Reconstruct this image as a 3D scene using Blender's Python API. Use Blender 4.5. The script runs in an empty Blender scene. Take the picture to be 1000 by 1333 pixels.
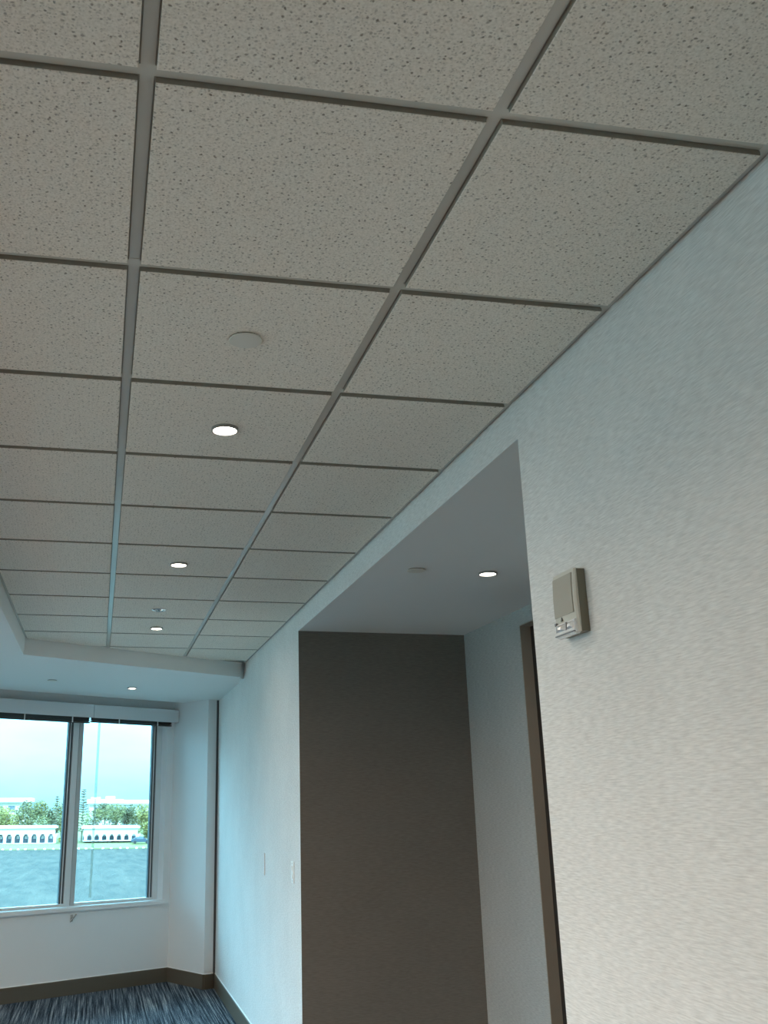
import bpy, bmesh, math, random
from mathutils import Matrix, Vector

random.seed(7)
SC = bpy.context.scene
COL = SC.collection

# ---------------------------------------------------------------- camera
cam_data = bpy.data.cameras.new('camera')
cam = bpy.data.objects.new('camera', cam_data)
COL.objects.link(cam)
RW = ((0.98394799, -0.17837770, -0.00526701),
      (0.04988693, 0.30327896, -0.95159507),
      (0.17134071, 0.93605730, 0.30730944))          # right, down, forward of the camera
M = Matrix(((RW[0][0], -RW[1][0], -RW[2][0], 0.0),
            (RW[0][1], -RW[1][1], -RW[2][1], 0.0),
            (RW[0][2], -RW[1][2], -RW[2][2], 1.62),
            (0, 0, 0, 1)))
cam.matrix_world = M
cam_data.sensor_fit = 'AUTO'
cam_data.sensor_width = 36.0
cam_data.lens = 1270.75 / 1333.0 * 36.0
cam_data.shift_x = (500.0 - 368.65) / 1333.0
cam_data.shift_y = (639.14 - 666.5) / 1333.0
cam_data.clip_start = 0.02
cam_data.clip_end = 3000
SC.camera = cam

# ---------------------------------------------------------------- sky
SKY_COLOR = (0.86, 1.58, 2.12)       # at the horizon
SKY_RISE = 11.5
world = bpy.data.worlds.new('overcast_sky')
SC.world = world
world.use_nodes = True
nt = world.node_tree
nt.nodes.clear()
w_out = nt.nodes.new('ShaderNodeOutputWorld')
w_bg = nt.nodes.new('ShaderNodeBackground')
w_tc = nt.nodes.new('ShaderNodeTexCoord')
w_sep = nt.nodes.new('ShaderNodeSeparateXYZ')
w_map = nt.nodes.new('ShaderNodeMapping')
w_map.inputs['Scale'].default_value = (4, 4, 14)
w_noise = nt.nodes.new('ShaderNodeTexNoise')
w_noise.inputs['Scale'].default_value = 2.2
w_noise.inputs['Detail'].default_value = 5
w_cloud = nt.nodes.new('ShaderNodeMapRange')           # soft cloud mottling
w_cloud.inputs['From Min'].default_value = 0.3
w_cloud.inputs['From Max'].default_value = 0.7
w_cloud.inputs['To Min'].default_value = 0.9
w_cloud.inputs['To Max'].default_value = 1.1
w_up = nt.nodes.new('ShaderNodeMath'); w_up.operation = 'MAXIMUM'; w_up.inputs[1].default_value = 0.0
w_grad = nt.nodes.new('ShaderNodeMath'); w_grad.operation = 'MULTIPLY_ADD'   # overcast sky: brightens evenly towards the zenith
w_grad.inputs[1].default_value = SKY_RISE
w_grad.inputs[2].default_value = 1.0
w_mul = nt.nodes.new('ShaderNodeMath'); w_mul.operation = 'MULTIPLY'
nt.links.new(w_tc.outputs['Generated'], w_map.inputs['Vector'])
nt.links.new(w_map.outputs['Vector'], w_noise.inputs['Vector'])
nt.links.new(w_tc.outputs['Generated'], w_sep.inputs['Vector'])
nt.links.new(w_sep.outputs['Z'], w_up.inputs[0])
nt.links.new(w_up.outputs[0], w_grad.inputs[0])
nt.links.new(w_noise.outputs['Fac'], w_cloud.inputs['Value'])
nt.links.new(w_cloud.outputs[0], w_mul.inputs[0])
nt.links.new(w_grad.outputs[0], w_mul.inputs[1])
nt.links.new(w_mul.outputs[0], w_bg.inputs['Strength'])
w_bg.inputs['Color'].default_value = (*SKY_COLOR, 1)
nt.links.new(w_bg.outputs['Background'], w_out.inputs['Surface'])

# ---------------------------------------------------------------- sun (veiled, from behind the building)
sun_data = bpy.data.lights.new('sun', 'SUN')
sun_data.energy = 4.0
sun_data.angle = math.radians(8)
sun_data.color = (1.0, 0.97, 0.9)
sun = bpy.data.objects.new('sun', sun_data)
COL.objects.link(sun)
sun.rotation_euler = Vector((-0.45, 0.75, -0.75)).to_track_quat('-Z', 'Y').to_euler()

# ---------------------------------------------------------------- exposure
SC.view_settings.view_transform = 'Standard'
SC.view_settings.look = 'None'
SC.view_settings.gamma = 1.0
SC.view_settings.use_curve_mapping = False
SC.view_settings.exposure = 0.0
SC.cycles.max_bounces = 16
SC.cycles.diffuse_bounces = 10
SC.cycles.transparent_max_bounces = 16
SC.cycles.use_denoising = True

LAMP_WATTS = 3.2
ADDED_LAMP_WATTS = 58.0
LAMP_COLOR = (1.0, 0.93, 0.84)
UNSEEN_LAMP_COLOR = (1.0, 0.71, 0.48)    # 3200 K lamps added out of view to warm the near ceiling

# ---------------------------------------------------------------- helpers
def tag(o, label=None, cat=None, group=None, kind=None):
    if label: o['label'] = label
    if cat: o['category'] = cat
    if group: o['group'] = group
    if kind: o['kind'] = kind
    return o

def empty(name, loc=(0, 0, 0), rz=0.0, parent=None):
    o = bpy.data.objects.new(name, None)
    o.empty_display_size = 0.1
    COL.objects.link(o)
    o.location = loc
    o.rotation_euler = (0, 0, rz)
    if parent: o.parent = parent
    return o

def obj(name, bm, mat, parent=None, smooth=False, loc=None, rz=None):
    me = bpy.data.meshes.new(name)
    bmesh.ops.recalc_face_normals(bm, faces=bm.faces)
    if smooth:
        for f in bm.faces: f.smooth = True
    bm.to_mesh(me); bm.free()
    if mat: me.materials.append(mat)
    o = bpy.data.objects.new(name, me)
    COL.objects.link(o)
    if parent: o.parent = parent
    if loc is not None: o.location = loc
    if rz is not None: o.rotation_euler = (0, 0, rz)
    if smooth:
        try:
            me.set_sharp_from_angle(angle=math.radians(35))
        except Exception:
            pass
    return o

def copy_tree(o, parent=None):
    c = o.copy(); COL.objects.link(c)
    if parent: c.parent = parent
    for ch in list(o.children): copy_tree(ch, c)
    return c

def add_box(bm, x0, x1, y0, y1, z0, z1, mat4=None):
    vs = [bm.verts.new((x, y, z)) for x in (x0, x1) for y in (y0, y1) for z in (z0, z1)]
    for idx in ((0, 1, 3, 2), (4, 6, 7, 5), (0, 4, 5, 1), (2, 3, 7, 6), (0, 2, 6, 4), (1, 5, 7, 3)):
        bm.faces.new([vs[i] for i in idx])
    if mat4 is not None:
        for v in vs: v.co = mat4 @ v.co
    return vs

def box_bm(*a, bevel=0.0):
    bm = bmesh.new(); add_box(bm, *a)
    if bevel > 0:
        bmesh.ops.bevel(bm, geom=bm.edges[:], offset=bevel, segments=2, affect='EDGES', profile=0.6)
    return bm

def add_prism(bm, poly, z0, z1):
    lo = [bm.verts.new((p[0], p[1], z0)) for p in poly]
    hi = [bm.verts.new((p[0], p[1], z1)) for p in poly]
    n = len(poly)
    bm.faces.new(lo[::-1]); bm.faces.new(hi)
    for i in range(n):
        bm.faces.new((lo[i], lo[(i + 1) % n], hi[(i + 1) % n], hi[i]))

def add_profile(bm, prof, a, b, axis):
    """extrude a closed 2-D profile from a to b; axis 'x','y': profile gives (other horizontal, z)"""
    rings = []
    for t in (a, b):
        rings.append([bm.verts.new((t, p[0], p[1]) if axis == 'x' else (p[0], t, p[1])) for p in prof])
    n = len(prof)
    bm.faces.new(rings[0]); bm.faces.new(rings[1][::-1])
    for i in range(n):
        bm.faces.new((rings[0][i], rings[0][(i + 1) % n], rings[1][(i + 1) % n], rings[1][i]))

def add_lathe(bm, prof, seg=32, cap0=True, cap1=True, mat4=None):
    rings = []
    for r, z in prof:
        rings.append([bm.verts.new((r * math.cos(2 * math.pi * i / seg), r * math.sin(2 * math.pi * i / seg), z)) for i in range(seg)])
    for a, b in zip(rings, rings[1:]):
        for i in range(seg):
            bm.faces.new((a[i], a[(i + 1) % seg], b[(i + 1) % seg], b[i]))
    if cap0: bm.faces.new(rings[0][::-1])
    if cap1: bm.faces.new(rings[-1])
    if mat4 is not None:
        for rg in rings:
            for v in rg: v.co = mat4 @ v.co

def add_tube(bm, p, q, r0, r1=None, seg=8):
    r1 = r0 if r1 is None else r1
    p, q = Vector(p), Vector(q)
    m = Matrix.Translation(p) @ (q - p).to_track_quat('Z', 'Y').to_matrix().to_4x4()
    add_lathe(bm, [(r0, 0), (r1, (q - p).length)], seg, mat4=m)

# ---------------------------------------------------------------- materials
def new_mat(name):
    m = bpy.data.materials.new(name); m.use_nodes = True
    b = m.node_tree.nodes['Principled BSDF']
    return m, m.node_tree, b

def plain(name, col, rough=0.6, metal=0.0, vary=0.04, scale=12.0, spec=0.5, bump=0.0):
    m, t, b = new_mat(name)
    b.inputs['Roughness'].default_value = rough
    b.inputs['Metallic'].default_value = metal
    b.inputs['Specular IOR Level'].default_value = spec
    tc = t.nodes.new('ShaderNodeTexCoord')
    n = t.nodes.new('ShaderNodeTexNoise')
    n.inputs['Scale'].default_value = scale; n.inputs['Detail'].default_value = 4
    mx = t.nodes.new('ShaderNodeMix'); mx.data_type = 'RGBA'
    mx.inputs['A'].default_value = (*[c * (1 - vary) for c in col], 1)
    mx.inputs['B'].default_value = (*[min(1, c * (1 + vary)) for c in col], 1)
    t.links.new(tc.outputs['Object'], n.inputs['Vector'])
    t.links.new(n.outputs['Fac'], mx.inputs['Factor'])
    t.links.new(mx.outputs['Result'], b.inputs['Base Color'])
    if bump > 0:
        bp = t.nodes.new('ShaderNodeBump'); bp.inputs['Strength'].default_value = bump
        bp.inputs['Distance'].default_value = 0.002
        t.links.new(n.outputs['Fac'], bp.inputs['Height'])
        t.links.new(bp.outputs['Normal'], b.inputs['Normal'])
    return m

def emit(name, col, strength):
    m = bpy.data.materials.new(name); m.use_nodes = True
    t = m.node_tree; t.nodes.clear()
    o = t.nodes.new('ShaderNodeOutputMaterial'); e = t.nodes.new('ShaderNodeEmission')
    e.inputs['Color'].default_value = (*col, 1); e.inputs['Strength'].default_value = strength
    t.links.new(e.outputs[0], o.inputs['Surface'])
    return m

def wallcover(name, c_lo, c_hi, stretch='Y'):
    """woven vinyl wallcovering: fine horizontal threads"""
    m, t, b = new_mat(name)
    b.inputs['Roughness'].default_value = 0.72
    b.inputs['Specular IOR Level'].default_value = 0.3
    tc = t.nodes.new('ShaderNodeTexCoord')
    mp = t.nodes.new('ShaderNodeMapping')
    mp.inputs['Scale'].default_value = (40, 26, 330) if stretch == 'Y' else (26, 40, 330)
    n1 = t.nodes.new('ShaderNodeTexNoise'); n1.inputs['Scale'].default_value = 1.0; n1.inputs['Detail'].default_value = 3
    n2 = t.nodes.new('ShaderNodeTexNoise'); n2.inputs['Scale'].default_value = 2.6; n2.inputs['Detail'].default_value = 2
    mix = t.nodes.new('ShaderNodeMath'); mix.operation = 'MULTIPLY_ADD'; mix.inputs[1].default_value = 0.25
    ramp = t.nodes.new('ShaderNodeValToRGB')
    ramp.color_ramp.elements[0].position = 0.42; ramp.color_ramp.elements[0].color = (*c_lo, 1)
    ramp.color_ramp.elements[1].position = 0.80; ramp.color_ramp.elements[1].color = (*c_hi, 1)
    bp = t.nodes.new('ShaderNodeBump'); bp.inputs['Strength'].default_value = 0.22; bp.inputs['Distance'].default_value = 0.0012
    t.links.new(tc.outputs['Object'], mp.inputs['Vector'])
    t.links.new(mp.outputs['Vector'], n1.inputs['Vector'])
    t.links.new(tc.outputs['Object'], n2.inputs['Vector'])
    t.links.new(n2.outputs['Fac'], mix.inputs[0])
    t.links.new(n1.outputs['Fac'], mix.inputs[2])
    t.links.new(mix.outputs[0], ramp.inputs['Fac'])
    t.links.new(ramp.outputs['Color'], b.inputs['Base Color'])
    t.links.new(n1.outputs['Fac'], bp.inputs['Height'])
    t.links.new(bp.outputs['Normal'], b.inputs['Normal'])
    return m

def tile_material():
    """mineral fibre board: cream face with dark pinholes and short fissures"""
    m, t, b = new_mat('mineral_fibre_tile')
    b.inputs['Roughness'].default_value = 0.85
    b.inputs['Specular IOR Level'].default_value = 0.2
    tc = t.nodes.new('ShaderNodeTexCoord')
    inf = t.nodes.new('ShaderNodeObjectInfo')
    add = t.nodes.new('ShaderNodeVectorMath'); add.operation = 'MULTIPLY_ADD'
    comb = t.nodes.new('ShaderNodeCombineXYZ')
    for k in ('X', 'Y'): t.links.new(inf.outputs['Random'], comb.inputs[k])
    add.inputs[1].default_value = (37.0, 61.0, 0.0)
    t.links.new(comb.outputs[0], add.inputs[0])
    t.links.new(tc.outputs['Object'], add.inputs[2])
    warp = t.nodes.new('ShaderNodeTexNoise'); warp.inputs['Scale'].default_value = 90; warp.inputs['Detail'].default_value = 2
    wadd = t.nodes.new('ShaderNodeVectorMath'); wadd.operation = 'MULTIPLY_ADD'; wadd.inputs[1].default_value = (0.008, 0.008, 0.0)
    t.links.new(add.outputs[0], warp.inputs['Vector'])
    t.links.new(warp.outputs['Color'], wadd.inputs[0]); t.links.new(add.outputs[0], wadd.inputs[2])
    v = t.nodes.new('ShaderNodeTexVoronoi'); v.inputs['Scale'].default_value = 70; v.voronoi_dimensions = '2D'
    t.links.new(wadd.outputs[0], v.inputs['Vector'])
    dot = t.nodes.new('ShaderNodeMapRange'); dot.inputs['From Min'].default_value = 0.10; dot.inputs['From Max'].default_value = 0.22
    dot.inputs['To Min'].default_value = 1.0; dot.inputs['To Max'].default_value = 0.0
    t.links.new(v.outputs['Distance'], dot.inputs['Value'])
    sep = t.nodes.new('ShaderNodeSeparateColor'); t.links.new(v.outputs['Color'], sep.inputs[0])
    pick = t.nodes.new('ShaderNodeMapRange'); pick.inputs['From Min'].default_value = 0.30; pick.inputs['From Max'].default_value = 1.0
    t.links.new(sep.outputs[0], pick.inputs['Value'])
    mul = t.nodes.new('ShaderNodeMath'); mul.operation = 'MULTIPLY'
    geo = t.nodes.new('ShaderNodeNewGeometry'); sz = t.nodes.new('ShaderNodeSeparateXYZ'); t.links.new(geo.outputs['True Normal'], sz.inputs[0])
    ab = t.nodes.new('ShaderNodeMath'); ab.operation = 'ABSOLUTE'; t.links.new(sz.outputs['Z'], ab.inputs[0])
    gt = t.nodes.new('ShaderNodeMath'); gt.operation = 'GREATER_THAN'; gt.inputs[1].default_value = 0.6; t.links.new(ab.outputs[0], gt.inputs[0])
    pm = t.nodes.new('ShaderNodeMath'); pm.operation = 'MULTIPLY'; t.links.new(pick.outputs[0], pm.inputs[0]); t.links.new(gt.outputs[0], pm.inputs[1])
    t.links.new(dot.outputs[0], mul.inputs[0]); t.links.new(pm.outputs[0], mul.inputs[1])
    fine = t.nodes.new('ShaderNodeTexNoise'); fine.inputs['Scale'].default_value = 190; fine.inputs['Detail'].default_value = 3
    t.links.new(add.outputs[0], fine.inputs['Vector'])
    fr = t.nodes.new('ShaderNodeMapRange'); fr.inputs['From Min'].default_value = 0.28; fr.inputs['From Max'].default_value = 0.60
    t.links.new(fine.outputs['Fac'], fr.inputs['Value'])
    base = t.nodes.new('ShaderNodeMix'); base.data_type = 'RGBA'
    base.inputs['A'].default_value = (0.76, 0.69, 0.59, 1)
    base.inputs['B'].default_value = (0.92, 0.85, 0.755, 1)
    t.links.new(fr.outputs[0], base.inputs['Factor'])
    pin = t.nodes.new('ShaderNodeMix'); pin.data_type = 'RGBA'
    pin.inputs['B'].default_value = (0.27, 0.23, 0.18, 1)
    t.links.new(base.outputs['Result'], pin.inputs['A']); t.links.new(mul.outputs[0], pin.inputs['Factor'])
    v2 = t.nodes.new('ShaderNodeTexVoronoi'); v2.inputs['Scale'].default_value = 165; v2.voronoi_dimensions = '2D'
    t.links.new(wadd.outputs[0], v2.inputs['Vector'])
    d2 = t.nodes.new('ShaderNodeMapRange'); d2.inputs['From Min'].default_value = 0.10; d2.inputs['From Max'].default_value = 0.38
    d2.inputs['To Min'].default_value = 0.55; d2.inputs['To Max'].default_value = 0.0
    t.links.new(v2.outputs['Distance'], d2.inputs['Value'])
    s2 = t.nodes.new('ShaderNodeSeparateColor'); t.links.new(v2.outputs['Color'], s2.inputs[0])
    p2 = t.nodes.new('ShaderNodeMapRange'); p2.inputs['From Min'].default_value = 0.35; p2.inputs['From Max'].default_value = 0.9
    t.links.new(s2.outputs[1], p2.inputs['Value'])
    m2 = t.nodes.new('ShaderNodeMath'); m2.operation = 'MULTIPLY'; t.links.new(d2.outputs[0], m2.inputs[0]); t.links.new(p2.outputs[0], m2.inputs[1])
    pin2 = t.nodes.new('ShaderNodeMix'); pin2.data_type = 'RGBA'; pin2.inputs['B'].default_value = (0.34, 0.29, 0.23, 1)
    t.links.new(pin.outputs['Result'], pin2.inputs['A']); t.links.new(m2.outputs[0], pin2.inputs['Factor'])
    t.links.new(pin2.outputs['Result'], b.inputs['Base Color'])
    bp = t.nodes.new('ShaderNodeBump'); bp.inputs['Strength'].default_value = 0.25; bp.inputs['Distance'].default_value = 0.002
    inv = t.nodes.new('ShaderNodeMath'); inv.operation = 'SUBTRACT'; inv.inputs[0].default_value = 1.0
    t.links.new(mul.outputs[0], inv.inputs[1]); t.links.new(inv.outputs[0], bp.inputs['Height'])
    t.links.new(bp.outputs['Normal'], b.inputs['Normal'])
    return m

def carpet_material():
    m, t, b = new_mat('striped_carpet')
    b.inputs['Roughness'].default_value = 0.95
    b.inputs['Specular IOR Level'].default_value = 0.1
    tc = t.nodes.new('ShaderNodeTexCoord')
    mp = t.nodes.new('ShaderNodeMapping'); mp.inputs['Scale'].default_value = (62, 0.9, 1)
    n = t.nodes.new('ShaderNodeTexNoise'); n.inputs['Scale'].default_value = 1.0; n.inputs['Detail'].default_value = 4; n.inputs['Roughness'].default_value = 0.7
    mp2 = t.nodes.new('ShaderNodeMapping'); mp2.inputs['Scale'].default_value = (140, 45, 1)
    n2 = t.nodes.new('ShaderNodeTexNoise'); n2.inputs['Scale'].default_value = 1.0; n2.inputs['Detail'].default_value = 2
    ma = t.nodes.new('ShaderNodeMath'); ma.operation = 'MULTIPLY_ADD'; ma.inputs[1].default_value = 0.35
    r = t.nodes.new('ShaderNodeValToRGB')
    r.color_ramp.elements[0].position = 0.56; r.color_ramp.elements[0].color = (0.010, 0.016, 0.024, 1)
    r.color_ramp.elements[1].position = 0.86; r.color_ramp.elements[1].color = (0.50, 0.50, 0.50, 1)
    e = r.color_ramp.elements.new(0.64); e.color = (0.055, 0.075, 0.10, 1)
    e = r.color_ramp.elements.new(0.74); e.color = (0.17, 0.19, 0.22, 1)
    t.links.new(tc.outputs['Object'], mp.inputs['Vector']); t.links.new(mp.outputs[0], n.inputs['Vector'])
    t.links.new(tc.outputs['Object'], mp2.inputs['Vector']); t.links.new(mp2.outputs[0], n2.inputs['Vector'])
    t.links.new(n2.outputs['Fac'], ma.inputs[0]); t.links.new(n.outputs['Fac'], ma.inputs[2])
    t.links.new(ma.outputs[0], r.inputs['Fac']); t.links.new(r.outputs['Color'], b.inputs['Base Color'])
    bp = t.nodes.new('ShaderNodeBump'); bp.inputs['Strength'].default_value = 0.5; bp.inputs['Distance'].default_value = 0.004
    t.links.new(n2.outputs['Fac'], bp.inputs['Height']); t.links.new(bp.outputs['Normal'], b.inputs['Normal'])
    return m

def water_material():
    m, t, b = new_mat('lake_water')
    b.inputs['Roughness'].default_value = 0.6
    b.inputs['Specular IOR Level'].default_value = 0.0
    gl = t.nodes.new('ShaderNodeBsdfGlossy'); gl.inputs['Roughness'].default_value = 0.35
    ms = t.nodes.new('ShaderNodeMixShader'); ms.inputs['Fac'].default_value = 0.07
    t.links.new(b.outputs[0], ms.inputs[1]); t.links.new(gl.outputs[0], ms.inputs[2])
    t.links.new(ms.outputs[0], t.nodes['Material Output'].inputs['Surface'])
    tc = t.nodes.new('ShaderNodeTexCoord')
    mp = t.nodes.new('ShaderNodeMapping'); mp.inputs['Scale'].default_value = (0.9, 0.16, 1)
    n = t.nodes.new('ShaderNodeTexNoise'); n.inputs['Scale'].default_value = 1.0; n.inputs['Detail'].default_value = 6; n.inputs['Roughness'].default_value = 0.65
    mx = t.nodes.new('ShaderNodeMix'); mx.data_type = 'RGBA'
    mx.inputs['A'].default_value = (0.014, 0.013, 0.010, 1); mx.inputs['B'].default_value = (0.046, 0.036, 0.027, 1)
    bp = t.nodes.new('ShaderNodeBump'); bp.inputs['Strength'].default_value = 1.0; bp.inputs['Distance'].default_value = 0.5
    t.links.new(tc.outputs['Object'], mp.inputs['Vector']); t.links.new(mp.outputs[0], n.inputs['Vector'])
    mr = t.nodes.new('ShaderNodeMapRange'); mr.inputs['From Min'].default_value = 0.35; mr.inputs['From Max'].default_value = 0.68
    t.links.new(n.outputs['Fac'], mr.inputs['Value'])
    t.links.new(mr.outputs[0], mx.inputs['Factor']); t.links.new(mx.outputs['Result'], b.inputs['Base Color'])
    t.links.new(n.outputs['Fac'], bp.inputs['Height']); t.links.new(bp.outputs['Normal'], b.inputs['Normal']); t.links.new(bp.outputs['Normal'], gl.inputs['Normal'])
    return m

def glass_material():
    m = bpy.data.materials.new('tinted_window_glass'); m.use_nodes = True
    t = m.node_tree; t.nodes.clear()
    o = t.nodes.new('ShaderNodeOutputMaterial')
    tr = t.nodes.new('ShaderNodeBsdfTransparent'); tr.inputs['Color'].default_value = (0.80, 0.965, 0.965, 1)
    gl = t.nodes.new('ShaderNodeBsdfGlossy'); gl.inputs['Roughness'].default_value = 0.01
    fr = t.nodes.new('ShaderNodeFresnel'); fr.inputs['IOR'].default_value = 1.45
    mx = t.nodes.new('ShaderNodeMixShader')
    t.links.new(fr.outputs[0], mx.inputs['Fac']); t.links.new(tr.outputs[0], mx.inputs[1]); t.links.new(gl.outputs[0], mx.inputs[2])
    t.links.new(mx.outputs[0], o.inputs['Surface'])
    return m

def reflection_material():
    m, t, b = new_mat('mullion_reflection_tint')
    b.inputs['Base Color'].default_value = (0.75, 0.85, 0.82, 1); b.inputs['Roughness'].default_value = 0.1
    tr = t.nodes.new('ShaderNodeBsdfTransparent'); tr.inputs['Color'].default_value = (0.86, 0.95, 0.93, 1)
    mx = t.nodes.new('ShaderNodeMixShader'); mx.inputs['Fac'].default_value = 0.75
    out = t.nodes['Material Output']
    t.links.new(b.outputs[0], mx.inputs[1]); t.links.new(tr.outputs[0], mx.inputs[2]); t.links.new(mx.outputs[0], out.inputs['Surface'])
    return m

M_wall = wallcover('wallcovering_pale_grey', (0.66, 0.65, 0.63), (0.85, 0.84, 0.82))
M_end_shade = wallcover('wallcovering_end_shaded', (0.15, 0.135, 0.115), (0.20, 0.18, 0.155), 'X')  # alcove end wall, its shade put into a darker colour
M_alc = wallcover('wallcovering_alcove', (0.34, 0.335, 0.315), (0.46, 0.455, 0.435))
M_white = plain('white_wall_paint', (0.80, 0.81, 0.81), 0.6, vary=0.01, bump=0.05, scale=90)
M_soffit = plain('white_ceiling_paint', (0.82, 0.82, 0.80), 0.8, vary=0.01, scale=60)
M_deck = plain('concrete_deck', (0.30, 0.29, 0.28), 0.9)
M_tile = tile_material()
M_edge = plain('shaded_tile_edge', (0.34, 0.31, 0.26), 0.95, vary=0.12, scale=80)  # dark tone stands for shade on the tile sides
M_ring = plain('satin_shaded_lamp_ring', (0.30, 0.29, 0.27), 0.4, vary=0.02)  # darkened so the rim shows its shadow side
M_cover = plain('cream_cover_disc', (0.74, 0.70, 0.62), 0.5, vary=0.01)
M_tee = plain('white_enamelled_steel_tee', (0.64, 0.61, 0.54), 0.2, vary=0.02, spec=0.7)
M_base = plain('brown_rubber_base', (0.11, 0.09, 0.066), 0.55, vary=0.05)
M_bead = plain('white_caulk', (0.80, 0.80, 0.78), 0.6)
M_carpet = carpet_material()
M_alum = plain('white_window_frame', (0.70, 0.71, 0.71), 0.4, vary=0.02)
M_mull = plain('grey_mullion', (0.46, 0.46, 0.45), 0.5, vary=0.03)
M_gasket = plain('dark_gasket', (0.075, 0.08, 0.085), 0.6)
M_glass = glass_material()
M_val = plain('white_fascia', (0.66, 0.68, 0.69), 0.55, vary=0.01)
M_blind = plain('dark_bronze_blind', (0.03, 0.03, 0.028), 0.45)
M_mullion_refl = reflection_material()
M_plate = plain('white_plastic', (0.90, 0.90, 0.88), 0.4, vary=0.01)
M_trim = plain('white_trim_ring', (0.66, 0.65, 0.62), 0.4, vary=0.01)
M_lens = emit('lit_lamp_lens', (1.0, 0.93, 0.82), 16.0)
M_chrome = plain('chrome', (0.75, 0.75, 0.74), 0.15, metal=1.0, vary=0.01)
M_dark = plain('dark_void', (0.02, 0.02, 0.018), 0.8)
M_jamb = plain('brown_painted_jamb', (0.33, 0.27, 0.21), 0.5, vary=0.04)
M_door = plain('dark_brown_door', (0.022, 0.018, 0.015), 0.5, vary=0.1)
M_beige = plain('beige_plastic', (0.62, 0.60, 0.53), 0.45, vary=0.01)
M_side_shade = plain('shaded_alarm_side', (0.20, 0.185, 0.135), 0.5, vary=0.03)
M_grille = plain('beige_grille', (0.42, 0.39, 0.33), 0.6, vary=0.02)
M_lensclear = plain('clear_strobe_lens', (0.90, 0.91, 0.91), 0.12, vary=0.12, scale=60)
M_reflect = plain('strobe_reflector', (0.90, 0.90, 0.90), 0.2, metal=0.6)
M_ink = plain('grey_print', (0.10, 0.10, 0.09), 0.6)
M_water = water_material()
M_grass = plain('lawn', (0.085, 0.082, 0.018), 0.9, vary=0.35, scale=0.6)
M_paving = plain('asphalt_ground', (0.12, 0.115, 0.10), 0.9, vary=0.08, scale=0.8)
M_stucco = plain('white_stucco', (0.62, 0.60, 0.58), 0.8, vary=0.02, scale=1)
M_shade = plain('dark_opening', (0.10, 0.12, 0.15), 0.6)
M_roofw = plain('pale_flat_roof', (0.80, 0.79, 0.78), 0.8, vary=0.03)
M_grey = plain('grey_rim_and_eave_shade', (0.30, 0.31, 0.32), 0.8)
M_bark = plain('grey_bark', (0.22, 0.17, 0.12), 0.9)
LEAF = [plain('leaf_mid_green', (0.155, 0.135, 0.045), 0.8, vary=0.35, scale=0.9),
        plain('leaf_yellow_green', (0.23, 0.185, 0.05), 0.8, vary=0.35, scale=0.9),
        plain('leaf_blue_green', (0.115, 0.105, 0.05), 0.8, vary=0.35, scale=0.9)]
M_car = plain('blue_car_paint', (0.03, 0.045, 0.07), 0.4, spec=0.6)
M_car2 = plain('silver_car_paint', (0.55, 0.58, 0.60), 0.3, spec=0.6)
M_tyre = plain('tyre', (0.02, 0.02, 0.02), 0.8)
M_rock = plain('pale_rock', (0.75, 0.74, 0.70), 0.9, vary=0.15, scale=2)

# ---------------------------------------------------------------- room dimensions
H = 2.776            # underside of the ceiling tees
S = 2.653            # underside of the lowered plasterboard ceiling
WX = 1.172           # face of the right wall
XA, TILE = 0.0208, 0.6096
XB = XA + TILE
Y0 = 1.3355          # first visible cross tee
XL = -0.567          # face of the left soffit drop
LX = -5.0            # left outer wall
BY = -4.2            # wall behind the camera
OP0, OP1 = 2.537, 5.905   # alcove opening in the right wall
AX = 2.249           # alcove back wall
TH = math.radians(30.4)
T = Vector((math.cos(TH), math.sin(TH), 0)); N = Vector((math.sin(TH), -math.cos(TH), 0))   # along the window wall, into the room
WO = Vector((0, 10.113, 0))
WM = Matrix(((T.x, -N.x, 0, WO.x), (T.y, -N.y, 0, WO.y), (0, 0, 1, 0), (0, 0, 0, 1)))        # x along wall, y outward
def wp(s, out=0.0):
    p = WO + T * s - N * out
    return (p.x, p.y)
# front soffit face line
SA = Vector((-0.567, 7.160)); SB = Vector((1.172, 8.240))

def struct(name, bm, mat, parent=None, **k):
    o = obj(name, bm, mat, parent, **k)
    if not parent: o['kind'] = 'structure'
    return o

# floor
bm = bmesh.new()
add_prism(bm, [(LX, BY), (AX + 0.2, BY), (AX + 0.2, 11.2), wp(1.4, 0.0), wp(-5.9, 0.0)], -0.15, 0.0)
floor = struct('floor', bm, M_carpet)

# right wall in three pieces: near panel, far panel, lintel over the alcove opening
bm = bmesh.new()
add_box(bm, WX, WX + 0.13, BY, OP0, 0, 3.2)
add_box(bm, WX, WX + 0.13, OP1 + 0.003, 10.5, 0, 3.2)
add_box(bm, WX, WX + 0.13, OP0, OP1 + 0.003, S + 0.002, 3.2)
struct('wall_right', bm, M_wall)

# alcove
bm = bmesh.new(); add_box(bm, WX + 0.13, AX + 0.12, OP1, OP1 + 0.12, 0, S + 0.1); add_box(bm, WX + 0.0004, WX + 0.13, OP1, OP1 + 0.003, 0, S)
struct('wall_alcove_end', bm, M_end_shade)
bm = bmesh.new(); add_box(bm, WX + 0.13, AX + 0.12, OP0 - 0.12, OP0, 0, S + 0.1)
struct('wall_alcove_near', bm, M_alc)
D0, D1, DH = 4.10, 5.05, 2.566
bm = bmesh.new()
add_box(bm, AX, AX + 0.12, OP0, D0, 0, S + 0.1)
add_box(bm, AX, AX + 0.12, D1, OP1, 0, S + 0.1)
add_box(bm, AX, AX + 0.12, D0, D1, DH, S + 0.1)
struct('wall_alcove_back', bm, M_alc)
bm = bmesh.new(); add_box(bm, WX + 0.13, AX + 0.1, OP0, OP1, S, S + 0.1); add_box(bm, WX + 0.0004, WX + 0.13, OP0, OP1, S, S + 0.002)
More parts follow.
